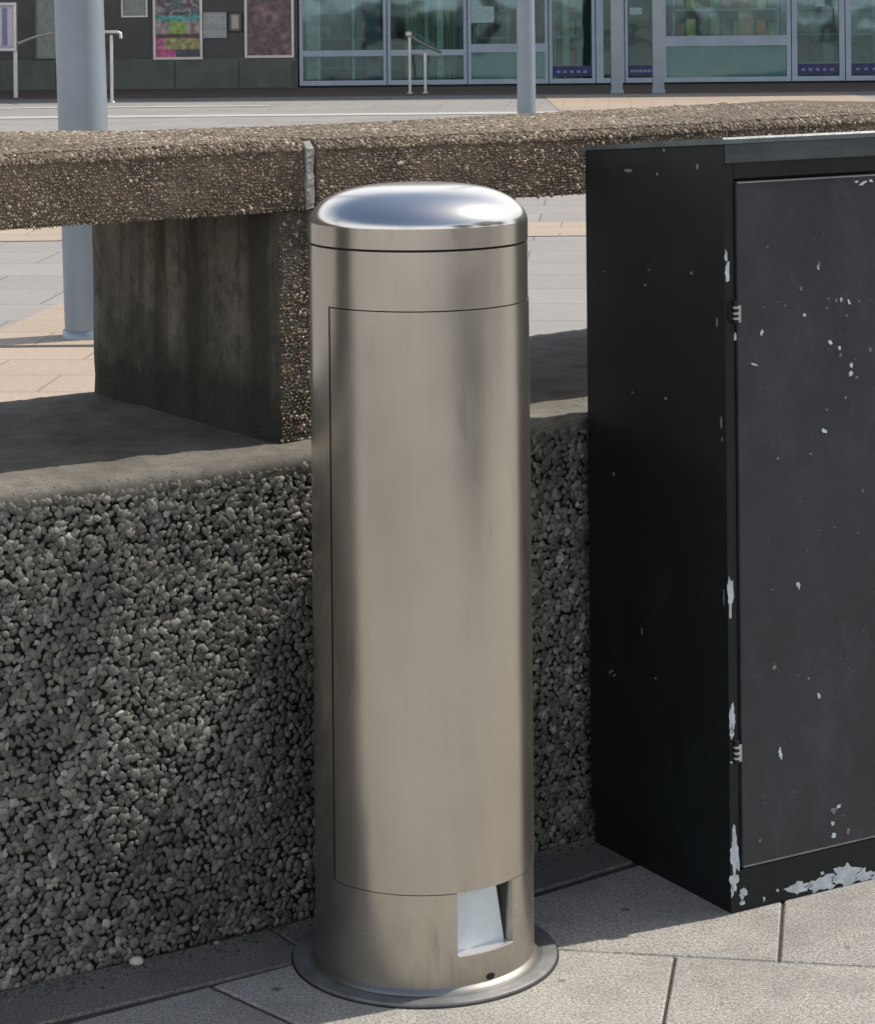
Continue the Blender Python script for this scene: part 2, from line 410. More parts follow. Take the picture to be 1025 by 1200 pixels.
# coarser stones where the wall leaves the picture
c2 = Wfield(-2.2, -1.16, .0, .702, .013, 'v', .003); f2 = pebbles(*c2, np.full(len(c2[0]), .0075), 1, .6, .2, .15)
c3 = Wfield(1.16, 2.4, .0, .702, .013, 'v', .003); f3 = pebbles(*c3, np.full(len(c3[0]), .0075), 1, .6, .2, .15)
adopt(peb_obj('wall_face', vs, fs, [f1, f2, f3], [MATRIX, PEB_WALL], None), wall)
prof = seg((.004, .683), (.001, .707), 3) + seg((.001, .707), (.008, .715), 2) + seg((.008, .715), (OLE - .012, .715), 22) + seg((OLE - .012, .715), (OLE, .705), 2) + seg((OLE, .705), (OLE, .683), 2) + [(OLE, .683)]
vs, fs = sweep(-2.2, 2.4, 420, prof, .0035, 3.1, 18)
o = obj('ledge', vs, fs, CONC_LEDGE, None, True); adopt(o, wall)

# ---- support blocks
def block(s0, s1, label, pebb=True):
    t = empty('concrete_block', Wp((s0 + s1) / 2, .45, ZL))
    tag(t, label, 'concrete block', 'upright blocks carrying the coping beams')
    vs = []; fs = []
    NS, NO, NZ = 10, 34, 22
    bm = bmesh.new(); bmesh.ops.create_cube(bm, size=1)
    bmesh.ops.subdivide_edges(bm, edges=bm.edges[:], cuts=19, use_grid_fill=True)
    for v in bm.verts:
        s = s0 + (s1 - s0) * (v.co.x + .5); oo = OB0 + .014 + (OLE - .025 - OB0) * (v.co.y + .5); z = ZL - .004 + (ZB - ZL + .002) * (v.co.z + .5)
        # worn corners
        ex = min(abs(v.co.x + .5), abs(v.co.x - .5)) * (s1 - s0); ey = min(abs(v.co.y + .5), abs(v.co.y - .5)) * .6
        if ex < .004 and ey < .02: s += .006 * (1 if v.co.x < 0 else -1); oo += .006 * (1 if v.co.y < 0 else -1)
        p = Vector(Wp(s, oo, z)); p += noise.noise_vector(p * 16) * (.0028 if v.co.y > -.49 else .001) + noise.noise_vector(p * 60) * .001; v.co = p
    bm.verts.index_update()
    bv = [v.co[:] for v in bm.verts]; bf = [[v.index for v in f.verts] for f in bm.faces]; bm.free()
    c = Wfield(s0 + .006, s1 - .006, ZL + .004, ZB - .006, .0060, 'v', OB0 + .0125)
    f = pebbles(*c, .0026 * rng.choice([.5, .9, 1.5], len(c[0]), p=[.4, .45, .15]), 1, .45, .35, .35)
    adopt(peb_obj('block_body', bv, bf, [f], [CONC_BLOCK, PEB_BEAM], None), t)
block(.013, .215, 'dark stained concrete block on the ledge under the beam joint, left of bollard')
block(-1.72, -1.53, 'concrete block at the far left end of the left beam')
block(1.74, 1.93, 'concrete block on the ledge behind the black cabinet')

# ---- coping beams
JS = .072
def beam(s0, s1, vis0, vis1, seed, label):
    t = empty('coping_beam', Wp((s0 + s1) / 2, .45, ZB))
    tag(t, label, 'concrete beam', 'coping beams along the wall')
    sm_ = JS - .05 if seed < 5 else .55; k_ = 0 if seed < 5 else (JS - sm_) ** 2
    def straight(V):   # bend the curved sweep back to a straight beam
        V = np.array(V, float); d = V[:, :2] - WC; h = np.arctan2(d[:, 0], -d[:, 1]); s_ = (h - WH) * WR
        o_ = WR - np.hypot(d[:, 0], d[:, 1])
        if seed < 5: tl = np.clip(.013 * (s_ + .45) / .52, 0, .013)
        else: tl = np.clip(.015 - .004 * (s_ - JS), .008, .03)
        top = np.clip((V[:, 2] - ZB) / (ZT - ZB), 0, 1.1)
        V[:, 2] -= tl * top * np.clip((o_ - OB0 - .02) / (OB1 - OB0), 0, 1)
        sh = -((s_ - sm_) ** 2 - k_) / (2 * WR)
        if seed > 5: sh = sh - np.clip(.075 * (s_ - JS), 0, .05); V[:, 2] -= np.clip(.010 * (s_ - JS), 0, .005)
        #
        sh = sh; V[:, 0] += -np.sin(h) * sh; V[:, 1] += np.cos(h) * sh; return V
    prof = seg((OB0 + .004, ZB + .003), (OB0 + .003, ZT - .018), 8) + [(OB0 + .003, ZT - .016 + .0), (OB0 + .0045, ZT - .0085), (OB0 + .0095, ZT - .0025)] + seg((OB0 + .018, ZT), (OB1 - .012, ZT), 24) + seg((OB1 - .012, ZT), (OB1, ZT - .012), 3) + seg((OB1, ZT - .012), (OB1, ZB), 6) + seg((OB1, ZB), (OB0 + .01, ZB), 20) + [(OB0 + .01, ZB)]
    vs, fs = sweep(s0, s1, int((s1 - s0) / .008), prof, .0014, seed, 22)
    vs = straight(vs)
    f = []
    c = Wfield(vis0, vis1, ZB + .001, ZT - .012, .0054, 'v', OB0 + .0026)
    sz = .0027 * rng.choice([.5, .85, 1.15, 1.7], len(c[0]), p=[.35, .38, .23, .04]); f.append(pebbles(*c, sz, 1, .45, .35, .15)); f[-1] = (straight(f[-1][0]), *f[-1][1:])
    c = Wfield(vis0, vis1, OB0 + .012, OB1 - .004, .0072, 'h', 0, ZT - .0002)
    c2_ = Wfield(vis0, vis1, 0, .03, .0054, 'v', 0)   # stones round the front arris
    q_ = c2_[0][:, 2] / .03 * (math.pi / 2); q3 = c2_[3] * np.cos(q_)[:, None] + np.array([[0, 0, 1.]]) * np.sin(q_)[:, None]
    base_ = c2_[0] - c2_[3] * 0; base_[:, 2] = ZT - .0165; base_ = base_ + c2_[3] * -(OB0 + .018) + q3 * .0158
    f.append(pebbles(base_, c2_[1], np.cross(q3, c2_[1]), q3, .0036 * rng.choice([.6, .9, 1.3], len(base_), p=[.3, .45, .25]), 1, .55, .35, .1)); f[-1] = (straight(f[-1][0]), *f[-1][1:])
    sz = .0040 * rng.choice([.6, .9, 1.25, 1.7], len(c[0]), p=[.3, .4, .22, .08]); f.append(pebbles(*c, sz, 1, .5, .3, .15)); f[-1] = (straight(f[-1][0]), *f[-1][1:])
    adopt(peb_obj('beam_body', vs, fs, f, [CONC_BEAM, PEB_BEAM], None), t)
    return t
b1 = beam(-1.72, JS - .012, -.95, JS - .014, 1.0, 'brown pebbled concrete coping beam on the left, ending at the pale joint beside the bollard')
b2 = beam(JS + .010, 1.93, JS + .012, 1.75, 9.0, 'brown pebbled concrete coping beam behind the bollard cap and black cabinet')
vs, fs = sweep(JS - .0115, JS + .002, 2, seg((OB0 - .003, ZB + .002), (OB0 - .003, ZT - .016), 20) + seg((OB0 - .003, ZT - .016), (OB0 + .008, ZT - .004), 3) + [(OB0 + .008, ZT - .004), (OB0 + .03, ZT - .006), (OB0 + .05, ZT - .012), (OB0 + .05, ZB)], .0030, 4, 60)
o = obj('end_mortar', vs, fs, CEMENT); adopt(o, b1); o['label'] = 'pale cement skim on the beam end'

# ------------------------------------------------------------------ ground
o = obj('ground', [(-250, -200, -.008), (250, -200, -.008), (250, 300, -.008), (-250, 300, -.008)], [(0, 1, 2, 3)], PLAZA)
tag(o, kind='structure')
def sheet(name, pts, z, m, **kw):
    o = obj(name, [(x, y, z) for x, y in pts], [tuple(range(len(pts)))], m); tag(o, kind='structure'); return o
# tan strip leading past the big pole and tan cross band
sheet('tan_path', [(-1.86, 4.7), (-.75, 4.7), (-.75, 14.6), (-1.86 + .2, 14.6), (-1.80, 11.6), (-1.93, 10.6)], -.004, TAN)
sheet('tan_band', [(-9, 14.62), (9, 14.62), (9, 15.55), (-9, 15.55)], -.004, TAN)
sheet('tan_band', [(1.55, 31.0), (6, 31.0), (6, 36), (1.55, 36)], -.004, TAN)
sheet('brown_paving_band', [(-40, 36.4), (40, 36.4), (40, 40.4), (-40, 40.4)], -.004, BROWNP)
sheet('light_kerb_line', [(-40, 30.2), (1.5, 30.2), (1.5, 30.75), (-40, 30.75)], -.002, WHITEL)
sheet('light_kerb_line', [(-40, 33.1), (-2.3, 33.1), (-2.3, 33.45), (-40, 33.45)], -.002, WHITEL)
sheet('drain_line', [(-30, 10.08), (30, 10.08), (30, 10.14), (-30, 10.14)], -.002, JOINT)
sheet('joint_bed', [(-4, .5), (5, .5), (5, 4.4), (1.0, 4.55), (.3, 4.2), (-.2, 3.85), (-.7, 3.6), (-1.9, 3.1), (-4, 2.6)], -.0045, JOINT)
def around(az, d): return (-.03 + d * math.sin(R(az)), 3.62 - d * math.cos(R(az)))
sheet('reflected_wedge', [around(*q) for q in ((58, 3.5), (50, 4.4), (44, 5.4), (36, 7), (30, 9), (27, 15), (80, 15), (80, 9), (73, 7), (69, 5.4), (65, 4.4))], .005, simple('wedge_dark', (.055, .047, .038), .95, 0, .35, 6, .6))  # unseen dark sheet, added so the bollard reflects a tapering dark wedge
# foreground slabs
def clip(poly, n, d):      # keep dot(p,n) <= d
    out = []
    for i in range(len(poly)):
        a, b = poly[i], poly[(i + 1) % len(poly)]
        da, db = a[0] * n[0] + a[1] * n[1] - d, b[0] * n[0] + b[1] * n[1] - d
        if da <= 0: out.append(a)
        if da * db < 0:
            t = da / (da - db); out.append((a[0] + (b[0] - a[0]) * t, a[1] + (b[1] - a[1]) * t))
    return out
def area(p): return abs(sum(p[i][0] * p[(i + 1) % len(p)][1] - p[(i + 1) % len(p)][0] * p[i][1] for i in range(len(p)))) / 2
def shrink(p, g):
    cx = sum(q[0] for q in p) / len(p); cy = sum(q[1] for q in p) / len(p); out = p
    for i in range(len(p)):
        a, b = p[i], p[(i + 1) % len(p)]; l = math.hypot(b[0] - a[0], b[1] - a[1])
        if l < 1e-6: continue
        n = ((b[1] - a[1]) / l, -(b[0] - a[0]) / l)
        if (cx - a[0]) * n[0] + (cy - a[1]) * n[1] > 0: n = (-n[0], -n[1])
        out = clip(out, n, a[0] * n[0] + a[1] * n[1] - g)
        if len(out) < 3: return []
    return out
ta = R(-9.5); U_ = (math.cos(ta), math.sin(ta)); V_ = (-math.sin(ta), math.cos(ta))
def uv2xy(u, v): return (u * U_[0] + v * V_[0], u * U_[1] + v * V_[1])
polys = []
BW = .15
def wall_s(x, y):
    d = np.array([x, y]) - WC; h = math.atan2(d[0], -d[1]); return (h - WH) * WR
for r in range(-7, 4):
    v0 = 3.611 + r * .40; v1 = v0 + .40
    off = -.109 if r % 2 == 0 else -.261
    for k in range(-6, 8):
        u0 = off + k * .60; u1 = u0 + .6
        if r == -1 and k == -1: continue
        if r == -1 and k == -2: u1 = off
        p = [uv2xy(u0, v0), uv2xy(u1, v0), uv2xy(u1, v1), uv2xy(u0, v1)]
        cx = sum(q[0] for q in p) / 4; cy = sum(q[1] for q in p) / 4
        s = wall_s(cx, cy); h = WH + s / WR; n = (-math.sin(h), math.cos(h)); b = Wp(s, -BW, 0)
        p = clip(p, n, b[0] * n[0] + b[1] * n[1])
        if len(p) >= 3: polys.append(p)
# the oblique cut left of the bollard
cut = []
for p in polys:
    cx = sum(q[0] for q in p) / len(p)
    n = (.72, .69); d = -.357 * .72 + 3.53 * .69
    if -1.4 < cx < .12 and min(q[1] for q in p) > 2.9:
        a = clip(p, n, d - .0018); b = clip(p, (-n[0], -n[1]), -d - .0018); cut += [q for q in (a, b) if len(q) >= 3 and area(q) > 1e-3]
    else: cut.append(p)
polys = cut
NFIELD = len(polys)
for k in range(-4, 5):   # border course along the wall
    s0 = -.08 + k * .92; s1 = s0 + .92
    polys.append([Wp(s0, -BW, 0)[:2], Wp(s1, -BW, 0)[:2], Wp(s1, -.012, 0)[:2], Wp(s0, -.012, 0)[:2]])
vs = []; fs = []; rn = []; mi = []
for pi, p in enumerate(polys):
    a = shrink(p, .0022); b = shrink(p, .0050)
    if len(a) < 3 or area(a) < .0006 or len(b) != len(a): continue
    ori = sum(a[i][0] * a[(i + 1) % len(a)][1] - a[(i + 1) % len(a)][0] * a[i][1] for i in range(len(a)))
    if ori < 0: a = a[::-1]; b = b[::-1]
    # align start
    j = min(range(len(b)), key=lambda q: (b[q][0] - a[0][0])**2 + (b[q][1] - a[0][1])**2); b = b[j:] + b[:j]
    dz = random.uniform(-.0008, .0006); k = len(a); o0 = len(vs)
    for z, ring in ((-.008, a), (-.0026 + dz, a), (dz, b)): vs += [(q[0], q[1], z) for q in ring]
    for lv in range(2):
        for i in range(k): i2 = (i + 1) % k; fs.append((o0 + lv * k + i, o0 + lv * k + i2, o0 + (lv + 1) * k + i2, o0 + (lv + 1) * k + i))
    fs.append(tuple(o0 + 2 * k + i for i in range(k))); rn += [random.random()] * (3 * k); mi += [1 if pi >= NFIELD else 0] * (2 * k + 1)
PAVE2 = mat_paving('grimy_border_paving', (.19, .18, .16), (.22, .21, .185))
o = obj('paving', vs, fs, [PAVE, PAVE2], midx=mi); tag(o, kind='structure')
a_ = o.data.attributes.new('rnd', 'FLOAT', 'POINT'); a_.data.foreach_set('value', rn)

# dirt and moss line at the wall foot, loose grit
gv = []; gt = []; gr = []; off = 0
N = 1600; S = rng.uniform(-1.1, 1.1, N); O = -np.abs(rng.normal(0, .03, N)) - .004
cen = np.array([Wp(s, o_, .0006) for s, o_ in zip(S, O)])
tn = np.tile([1., 0, 0], (N, 1)); bn = np.tile([0, 1., 0], (N, 1)); nn_ = np.tile([0, 0, 1.], (N, 1))
v, t, r_ = pebbles(cen, tn, bn, nn_, rng.uniform(.0006, .0028, N), 1, .7, .3, 0)
GRIT = mat_pebble('grit', [(0, (.03, .028, .024)), (.6, (.09, .08, .065)), (1, (.28, .26, .23))])
o = peb_obj('grit', [(0, 3.4, -.006), (.001, 3.4, -.006), (0, 3.401, -.006)], [(0, 1, 2)], [(v, t, r_)], [JOINT, GRIT], None)
tag(o, 'fine dark grit gathered along the foot of the pebbled wall', 'grit', kind='stuff')

def stone(pt, size, label, c):
    m = simple('pale_stone', c, .8, 0, .2, 60)
    iv, it = ico(3); vs = []
    for q in iv:
        q = Vector(q); k = 1 + .25 * noise.noise(q * 1.7 + Vector((size * 900, 0, 0)))
        vs.append((pt[0] + q.x * size * 1.2 * k, pt[1] + q.y * size * k, pt[2] + size * .7 + q.z * size * .75 * k))
    o = obj('stone', vs, [tuple(f) for f in it], m, None, True); return tag(o, label, 'stone')
stone(G(160, 1131), .0085, 'small pale stone on the paving at the foot of the wall, left of the bollard', (.5, .49, .44))
stone(G(254, 1107), .004, 'tiny grey pebble at the wall foot between the pale stone and the bollard', (.22, .2, .18))

# ------------------------------------------------------------------ steel bollard
BX, BY = -.031, 3.62; BR = .1622
bol = empty('service_bollard', (BX, BY, 0), 0)
tag(bol, 'brushed stainless steel service bollard with domed cap, access door and small opening at its foot', 'bollard')
def th(a): return math.radians(a) - math.pi / 2       # 0 deg faces the camera, positive to the right
def curved(mb, a0, a1, z0, z1, r0, r1, m=0, nz=1, edge=0.0):
    n = max(2, int(abs(a1 - a0) / 1.0))
    A = [a0 + (a1 - a0) * i / n for i in range(n + 1)]
    def pt(a, r, z): t = th(a); return (r * math.cos(t), r * math.sin(t), z)
    zz = [z0 + (z1 - z0) * i / nz for i in range(nz + 1)]
    vs = [pt(a, r1, z) for z in zz for a in A]; k = len(A)
    mb.add(vs, [(j * k + i, j * k + i + 1, (j + 1) * k + i + 1, (j + 1) * k + i) for j in range(nz) for i in range(n)], m, True)
    vs = [pt(a, r0, z) for z in (z0, z1) for a in A]
    mb.add(vs, [(i, k + i, k + i + 1, i + 1) for i in range(n)], m, True)
    for z, fl in ((z0, 1), (z1, 0)):
        vs = [pt(a, r, z) for r in (r0, r1) for a in A]
        mb.add(vs, [((i, i + 1, k + i + 1, k + i) if not fl else (i, k + i, k + i + 1, i + 1)) for i in range(n)], m)
    for a, fl in ((a0, 0), (a1, 1)):
        vs = [pt(a, r0, z0), pt(a, r1, z0), pt(a, r1, z1), pt(a, r0, z1)]
        mb.add(vs, [(0, 1, 2, 3) if not fl else (3, 2, 1, 0)], m)
D0, D1 = -53.5, 104.; ZD0, ZD1 = .146, .9775; OA0, OA1 = 17., 52.; ZO0, ZO1 = .056, .146; ZC = 1.061
mb = MB()
curved(mb, D1, 360 + D0, .006, ZC, .150, BR)
curved(mb, D0, D1, ZD1, ZC, .150, BR)
curved(mb, D0, D1, .006, ZO0, .150, BR)
curved(mb, D0, OA0, ZO0, ZO1, .150, BR)
curved(mb, OA1, D1, ZO0, ZO1, .150, BR)
adopt_local = lambda o: o
o = mb.build('body', [STEEL], bol)
mb = MB(); mb.lathe([(.1495, .15), (.1495, 1.06)], n=96); mb.lathe([(.149, .15), (.0, .15)], n=96)
mb.lathe([(.1495, 1.0605), (.0, 1.0605)], n=96)
o = mb.build('inner_tube', [DARKGAP], bol)
mb = MB(); curved(mb, D0 + 2.0, D1 - .5, ZD0 + .0016, ZD1 - .0016, .152, BR + .0012)
mb.build('access_door', [STEEL], bol)
# weld bead and base plate
mb = MB()
mb.lathe([(.0, .0005), (.195, .0005), (.1955, .0015), (.1955, .0052), (.1945, .006), (.0, .006)][1:], n=144)
mb.lathe([(.150, .0062), (.150, .0063), (.175, .0063)], n=96)
bp = mb.build('base_plate', [simple('weathered_plate', (.20, .205, .205), .5, .5, .3, 14, .1)], bol)
mb = MB()
n = 240; vs = []; fs = []
mb.lathe([(BR + .0065, .0061), (BR + .005, .0085), (BR + .0022, .011), (BR, .0135)], n=n)
adopt_w = mb.build('weld_bead', [metal_brushed('weld_steel', (.36, .34, .31), .4, .004)], bp)
mb = MB(); mb.lathe([(.1945, .0004), (.1985, .0003), (.1992, -.0005)], n=144); mb.build('sealant', [simple('dark_sealant', (.02, .02, .02), .8)], bp)
# cap
mb = MB(); cp = [(BR - .001, ZC + .0035), (BR + .0006, ZC + .0035), (BR + .0006, ZC + .0035), (BR + .0008, 1.094)]
for i in range(1, 61):
    q = 1 - (i / 60) ** 1.6; r = (BR + .0008) * q; cp.append((max(r, .0003), 1.094 + .053 * (1 - q ** 3.4) ** .62))
mb.lathe(cp[:4], n=160, m=2); mb.lathe(cp[3:], n=160); mb.lathe([(BR - .003, ZC - .004), (BR - .003, ZC + .006)], n=96, m=1)
mb.build('cap', [STEELCAP, DARKGAP, STEEL], bol)
# opening: recess walls, pale inner panel, sill
mb = MB()
def cpt(a, r, z): t = th(a); return Vector((r * math.cos(t), r * math.sin(t), z))
RI = .112
def quad(a, b, c, d, m=0): mb.add([a, b, c, d], [(0, 1, 2, 3)], m)
quad(cpt(OA1, .150, ZO0), cpt(OA1 - 6, RI, ZO0), cpt(OA1 - 6, RI, ZO1), cpt(OA1, .150, ZO1))
quad(cpt(OA0, .150, ZO0), cpt(OA0, .150, ZO1), cpt(OA0 - 3, RI, ZO1), cpt(OA0 - 3, RI, ZO0))
quad(cpt(OA0, .150, ZO1), cpt(OA1, .150, ZO1), cpt(OA1, RI, ZO1), cpt(OA0, RI, ZO1))
quad(cpt(OA0, .150, ZO0 - .001), cpt(OA0, RI, ZO0 - .001), cpt(OA1, RI, ZO0 - .001), cpt(OA1, .150, ZO0 - .001))
mb.build('recess', [simple('recess_steel', (.045, .042, .04), .7, .2)], bol)
mb = MB()
a, b = cpt(OA0 + .3, .148, ZO0 + .001), cpt(OA1 - 1.5, .1485, ZO0 + .001); c, d = cpt(OA1 - 7.5, .1465, ZO1 - .001), cpt(OA0 + .3, .144, ZO1 - .001)
tk = Vector((.25, .97, 0)) * .003
mb.add([a, b, c, d, a + tk, b + tk, c + tk, d + tk], [(0, 1, 2, 3), (7, 6, 5, 4), (0, 4, 5, 1), (1, 5, 6, 2), (2, 6, 7, 3), (3, 7, 4, 0)])
mb.build('inner_panel', [simple('pale_inner_panel', (.62, .70, .76), .3, .35, .08, 20)], bol)['label'] = 'pale blue-grey panel inside the opening'
mb = MB(); curved(mb, OA0 + .3, OA1 - .3, ZO0 - .0002, ZO0 + .0016, .132, BR + .0008)
mb.build('sill', [simple('bright_sill', (.8, .78, .74), .35, .8, .1)], bol)
# keyhole / drain hole near the foot
mb = MB(); c = cpt(35.5, BR + .0006, .0195); n_ = cpt(35.5, 1, 0); t_ = n_.cross(Vector((0, 0, 1)))
ring = [c + t_ * (.0056 * math.cos(q) * 1.35) + Vector((0, 0, .0048 * math.sin(q))) for q in [2 * math.pi * i / 20 for i in range(20)]]
mb.add(ring + [p - n_ * .004 for p in ring], [list(range(20))] + [(i, (i + 1) % 20, 20 + (i + 1) % 20, 20 + i) for i in range(20)])
mb.build('drain_hole', [DARKGAP], bol)

# ------------------------------------------------------------------ black cabinet
CH = R(30.2); cab = empty('utility_cabinet', (.4407, 3.764, 0), CH)
tag(cab, 'black painted steel utility cabinet with chipped paint and a flush door, right of the bollard', 'cabinet')
CW, CD, CZ, CZB = .82, .385, 1.199, 1.170
mb = MB()
fr = .018
# shell: sides, back, bottom rail, front frame (local x along the front, y into depth)
def prism(mb, x0, x1, m=0):   # side panel with sloping top
    vs = [(x, y, z) for x in (x0, x1) for (y, z) in ((0, .055), (CD, .055), (CD, CZB), (0, CZ))]
    mb.add(vs, [(0, 1, 2, 3), (7, 6, 5, 4), (0, 4, 5, 1), (1, 5, 6, 2), (2, 6, 7, 3), (3, 7, 4, 0)], m)
prism(mb, 0, .003); prism(mb, CW - .003, CW)
mb.box(.003, CW - .003, CD - .003, CD, .055, CZB - .002)
mb.box(.003, fr, 0, .02, .055, CZ - .004, bev=.0012); mb.box(CW - fr, CW - .003, 0, .02, .055, CZ - .004, bev=.0012)
mb.box(fr + .0005, CW - fr - .0005, 0, .02, 1.138, CZ - .004, bev=.0012)
mb.box(fr + .0005, CW - fr - .0005, 0, .02, .055, .066, bev=.0012)
def chip(mb, cx, cz, w, h, m, y=-.0006, seed=0, n=26, tilt=0.):
    pts = []
    for i in range(n):
        a = 2 * math.pi * i / n; k = .95 + .55 * noise.noise(Vector((math.cos(a) * 1.3 + seed * 3.7, math.sin(a) * 1.3, seed))) + .45 * noise.noise(Vector((math.cos(a) * 4 + seed * 5.1, math.sin(a) * 4, seed + .5)))
        px, pz = w / 2 * math.cos(a) * k, h / 2 * math.sin(a) * k
        pts.append((cx + px * math.cos(tilt) - pz * math.sin(tilt), y, cz + px * math.sin(tilt) + pz * math.cos(tilt)))
    b = [(p[0], 0.0005 + y, p[2]) for p in pts]
    mb.add(pts + b, [list(range(n))[::-1]] + [(i, (i + 1) % n, n + (i + 1) % n, n + i) for i in range(n)], m)
def frontpix(x, y, yl=0.):   # photo measurement on the cabinet front plane -> local (x, z)
    u = x - CX; dx, dz = (u * cr - y * sr) / F, -(u * sr + y * cr) / F
    c_, s_ = math.cos(CH), math.sin(CH)
    # ray t*(dx,1) ; local y = -(px-ox)*s + (py-oy)*c = yl
    ox, oy = .4407, 3.764
    t = (yl - ox * s_ + oy * c_) / (-dx * s_ + c_)
    px_, py_ = t * dx, t
    return ((px_ - ox) * c_ + (py_ - oy) * s_, CAMH + t * dz)
SX = 3.85 / F
for i, (x, y, w_, h_) in enumerate([(852, 320, 7, 22), (850, 300, 4, 12), (853, 700, 8, 44), (857, 842, 8, 32), (857, 858, 6, 14), (860, 1000, 13, 50), (857, 1035, 12, 22), (868, 565, 3, 14), (861, 395, 5, 8), (856, 890, 6, 9), (851, 1045, 5, 16)]):
    lx, lz = frontpix(x, y); lx = max(lx, w_ * SX * .42)
    chip(mb, lx, lz, w_ * SX, h_ * SX, 1, -.0007, i)
# side-face marks
def sidechip(x, y, w_, h_, m, seed, tilt=0.):
    u = x - CX; dx, dz = (u * cr - y * sr) / F, -(u * sr + y * cr) / F
    c_, s_ = math.cos(CH), math.sin(CH); ox, oy = .4407, 3.764
    t = (ox * c_ + oy * s_) / (dx * c_ + s_)        # local x = 0
    ly = -(t * dx - ox) * s_ + (t - oy) * c_; lz = CAMH + t * dz
    n = 10; pts = []
    for i in range(n):
        a = 2 * math.pi * i / n; k = 1 + .4 * noise.noise(Vector((math.cos(a) + seed * 2.7, math.sin(a), seed)))
        py, pz = -w_ * SX * .9 * math.cos(a) * k, h_ * SX * .5 * math.sin(a) * k
        pts.append((-.0006, ly + py * math.cos(tilt) - pz * math.sin(tilt), lz + py * math.sin(tilt) + pz * math.cos(tilt)))
    b = [(-.0001, p[1], p[2]) for p in pts]
    mb.add(pts + b, [list(range(n))] + [(i, n + i, n + (i + 1) % n, (i + 1) % n) for i in range(n)], m)
for i, q in enumerate([(736, 200, 20, 4, 0), (817, 195, 6, 7, 0), (778, 176, 6, 4, 0), (770, 204, 5, 4, 0), (756, 334, 7, 3, 0), (810, 320, 5, 4, 0), (780, 467, 7, 4, 0), (719, 555, 5, 5, 0), (716, 787, 13, 3, 0, -.6), (720, 791, 8, 3, 0, -.6), (768, 795, 4, 3, 0), (845, 495, 4, 14, 0), (846, 515, 3, 5, 0), (840, 378, 4, 12, 0), (741, 460, 5, 3, 0), (707, 318, 4, 2, 0), (760, 316, 5, 2, 0), (752, 740, 2, 9, 0), (848, 700, 2, 20, 0)]):
    sidechip(q[0], q[1], q[2] * .5, q[3], 2, i, q[5] if len(q) > 5 else 0)
body = mb.build('body', [CAB, CHIP, CHIP2], cab)
# roof with a small lip
mb = MB()
vs = []
for x in (-.004, CW + .004):
    vs += [(x, -.006, CZ - .006), (x, CD + .004, CZB - .006), (x, CD + .004, CZB + .001), (x, -.002, CZ + .004), (x, -.006, CZ + .001)]
mb.add(vs, [(0, 1, 2, 3, 4)[::-1], (5, 6, 7, 8, 9), (0, 5, 6, 1)[::-1], (1, 6, 7, 2)[::-1], (2, 7, 8, 3)[::-1], (3, 8, 9, 4)[::-1], (4, 9, 5, 0)[::-1]])
mb.box(.001, CW - .001, -.0045, -.0005, CZ - .036, CZ - .0062, 1, .001)
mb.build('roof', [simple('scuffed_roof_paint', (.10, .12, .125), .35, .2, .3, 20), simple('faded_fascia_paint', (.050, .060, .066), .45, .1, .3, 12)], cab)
# plinth
mb = MB(); mb.box(.004, CW - .004, .004, CD - .004, -.002, .0548, bev=.001)
for i, (x, y, w_, h_) in enumerate([(935, 1040, 34, 12), (962, 1036, 34, 17), (990, 1026, 36, 26), (1012, 1028, 26, 12), (870, 1047, 10, 12), (1040, 1022, 40, 16)]):
    lx, lz = frontpix(x, y, .004); chip(mb, lx, max(lz, .008), w_ * SX * 1.15, h_ * SX, 1, .0032, i + 20, 34, R(-3))
for i in range(16):
    chip(mb, random.uniform(.01, .8), random.uniform(.004, .03), random.uniform(.004, .014), random.uniform(.003, .01), 1, .0033, i + 50)
mb.build('plinth', [CAB, CHIP], cab)
# door
DX0, DX1, DZ0, DZ1 = fr + .003, CW - fr - .003, .0695, 1.1335
mb = MB(); mb.box(DX0, DX1, -.004, .016, DZ0, DZ1, bev=.0015)
dots = [(979, 352, 6, 6), (970, 350, 3, 5), (985, 351, 5, 6), (994, 354, 4, 8), (991, 370, 3, 4), (968, 361, 4, 4), (972, 401, 8, 6), (983, 408, 5, 6), (984, 416, 4, 6), (997, 428, 6, 7), (996, 438, 8, 8), (1003, 442, 5, 4), (1019, 410, 5, 9), (1006, 353, 4, 3), (965, 505, 10, 6), (937, 338, 3, 5), (959, 310, 4, 9), (958, 313, 4, 8), (892, 390, 5, 9), (883, 427, 13, 3), (938, 338, 5, 7), (911, 537, 4, 4), (949, 532, 6, 3), (935, 686, 6, 11), (907, 782, 8, 7), (914, 883, 6, 15), (947, 795, 4, 4), (959, 815, 5, 9), (976, 950, 12, 8), (982, 945, 7, 5), (975, 965, 6, 6), (976, 979, 7, 9), (993, 974, 6, 8), (1010, 215, 16, 4), (1003, 213, 8, 3), (1020, 212, 7, 4), (1010, 575, 5, 5), (942, 369, 6, 4), (899, 289, 3, 3), (968, 480, 4, 3), (990, 466, 4, 4), (890, 985, 4, 5)]
for i, (x, y, w_, h_) in enumerate(dots):
    lx, lz = frontpix(x, y, -.004); chip(mb, lx, lz, w_ * SX * .82, h_ * SX * .8, 1 if w_ * h_ > 22 and i % 4 else 2, -.0046, i + 5, 18, random.uniform(-.4, .4))
for i in range(110):
    chip(mb, random.uniform(.04, .76), random.uniform(.1, 1.1), random.uniform(.0008, .003), random.uniform(.0008, .003), 2, -.0045, i + 200)
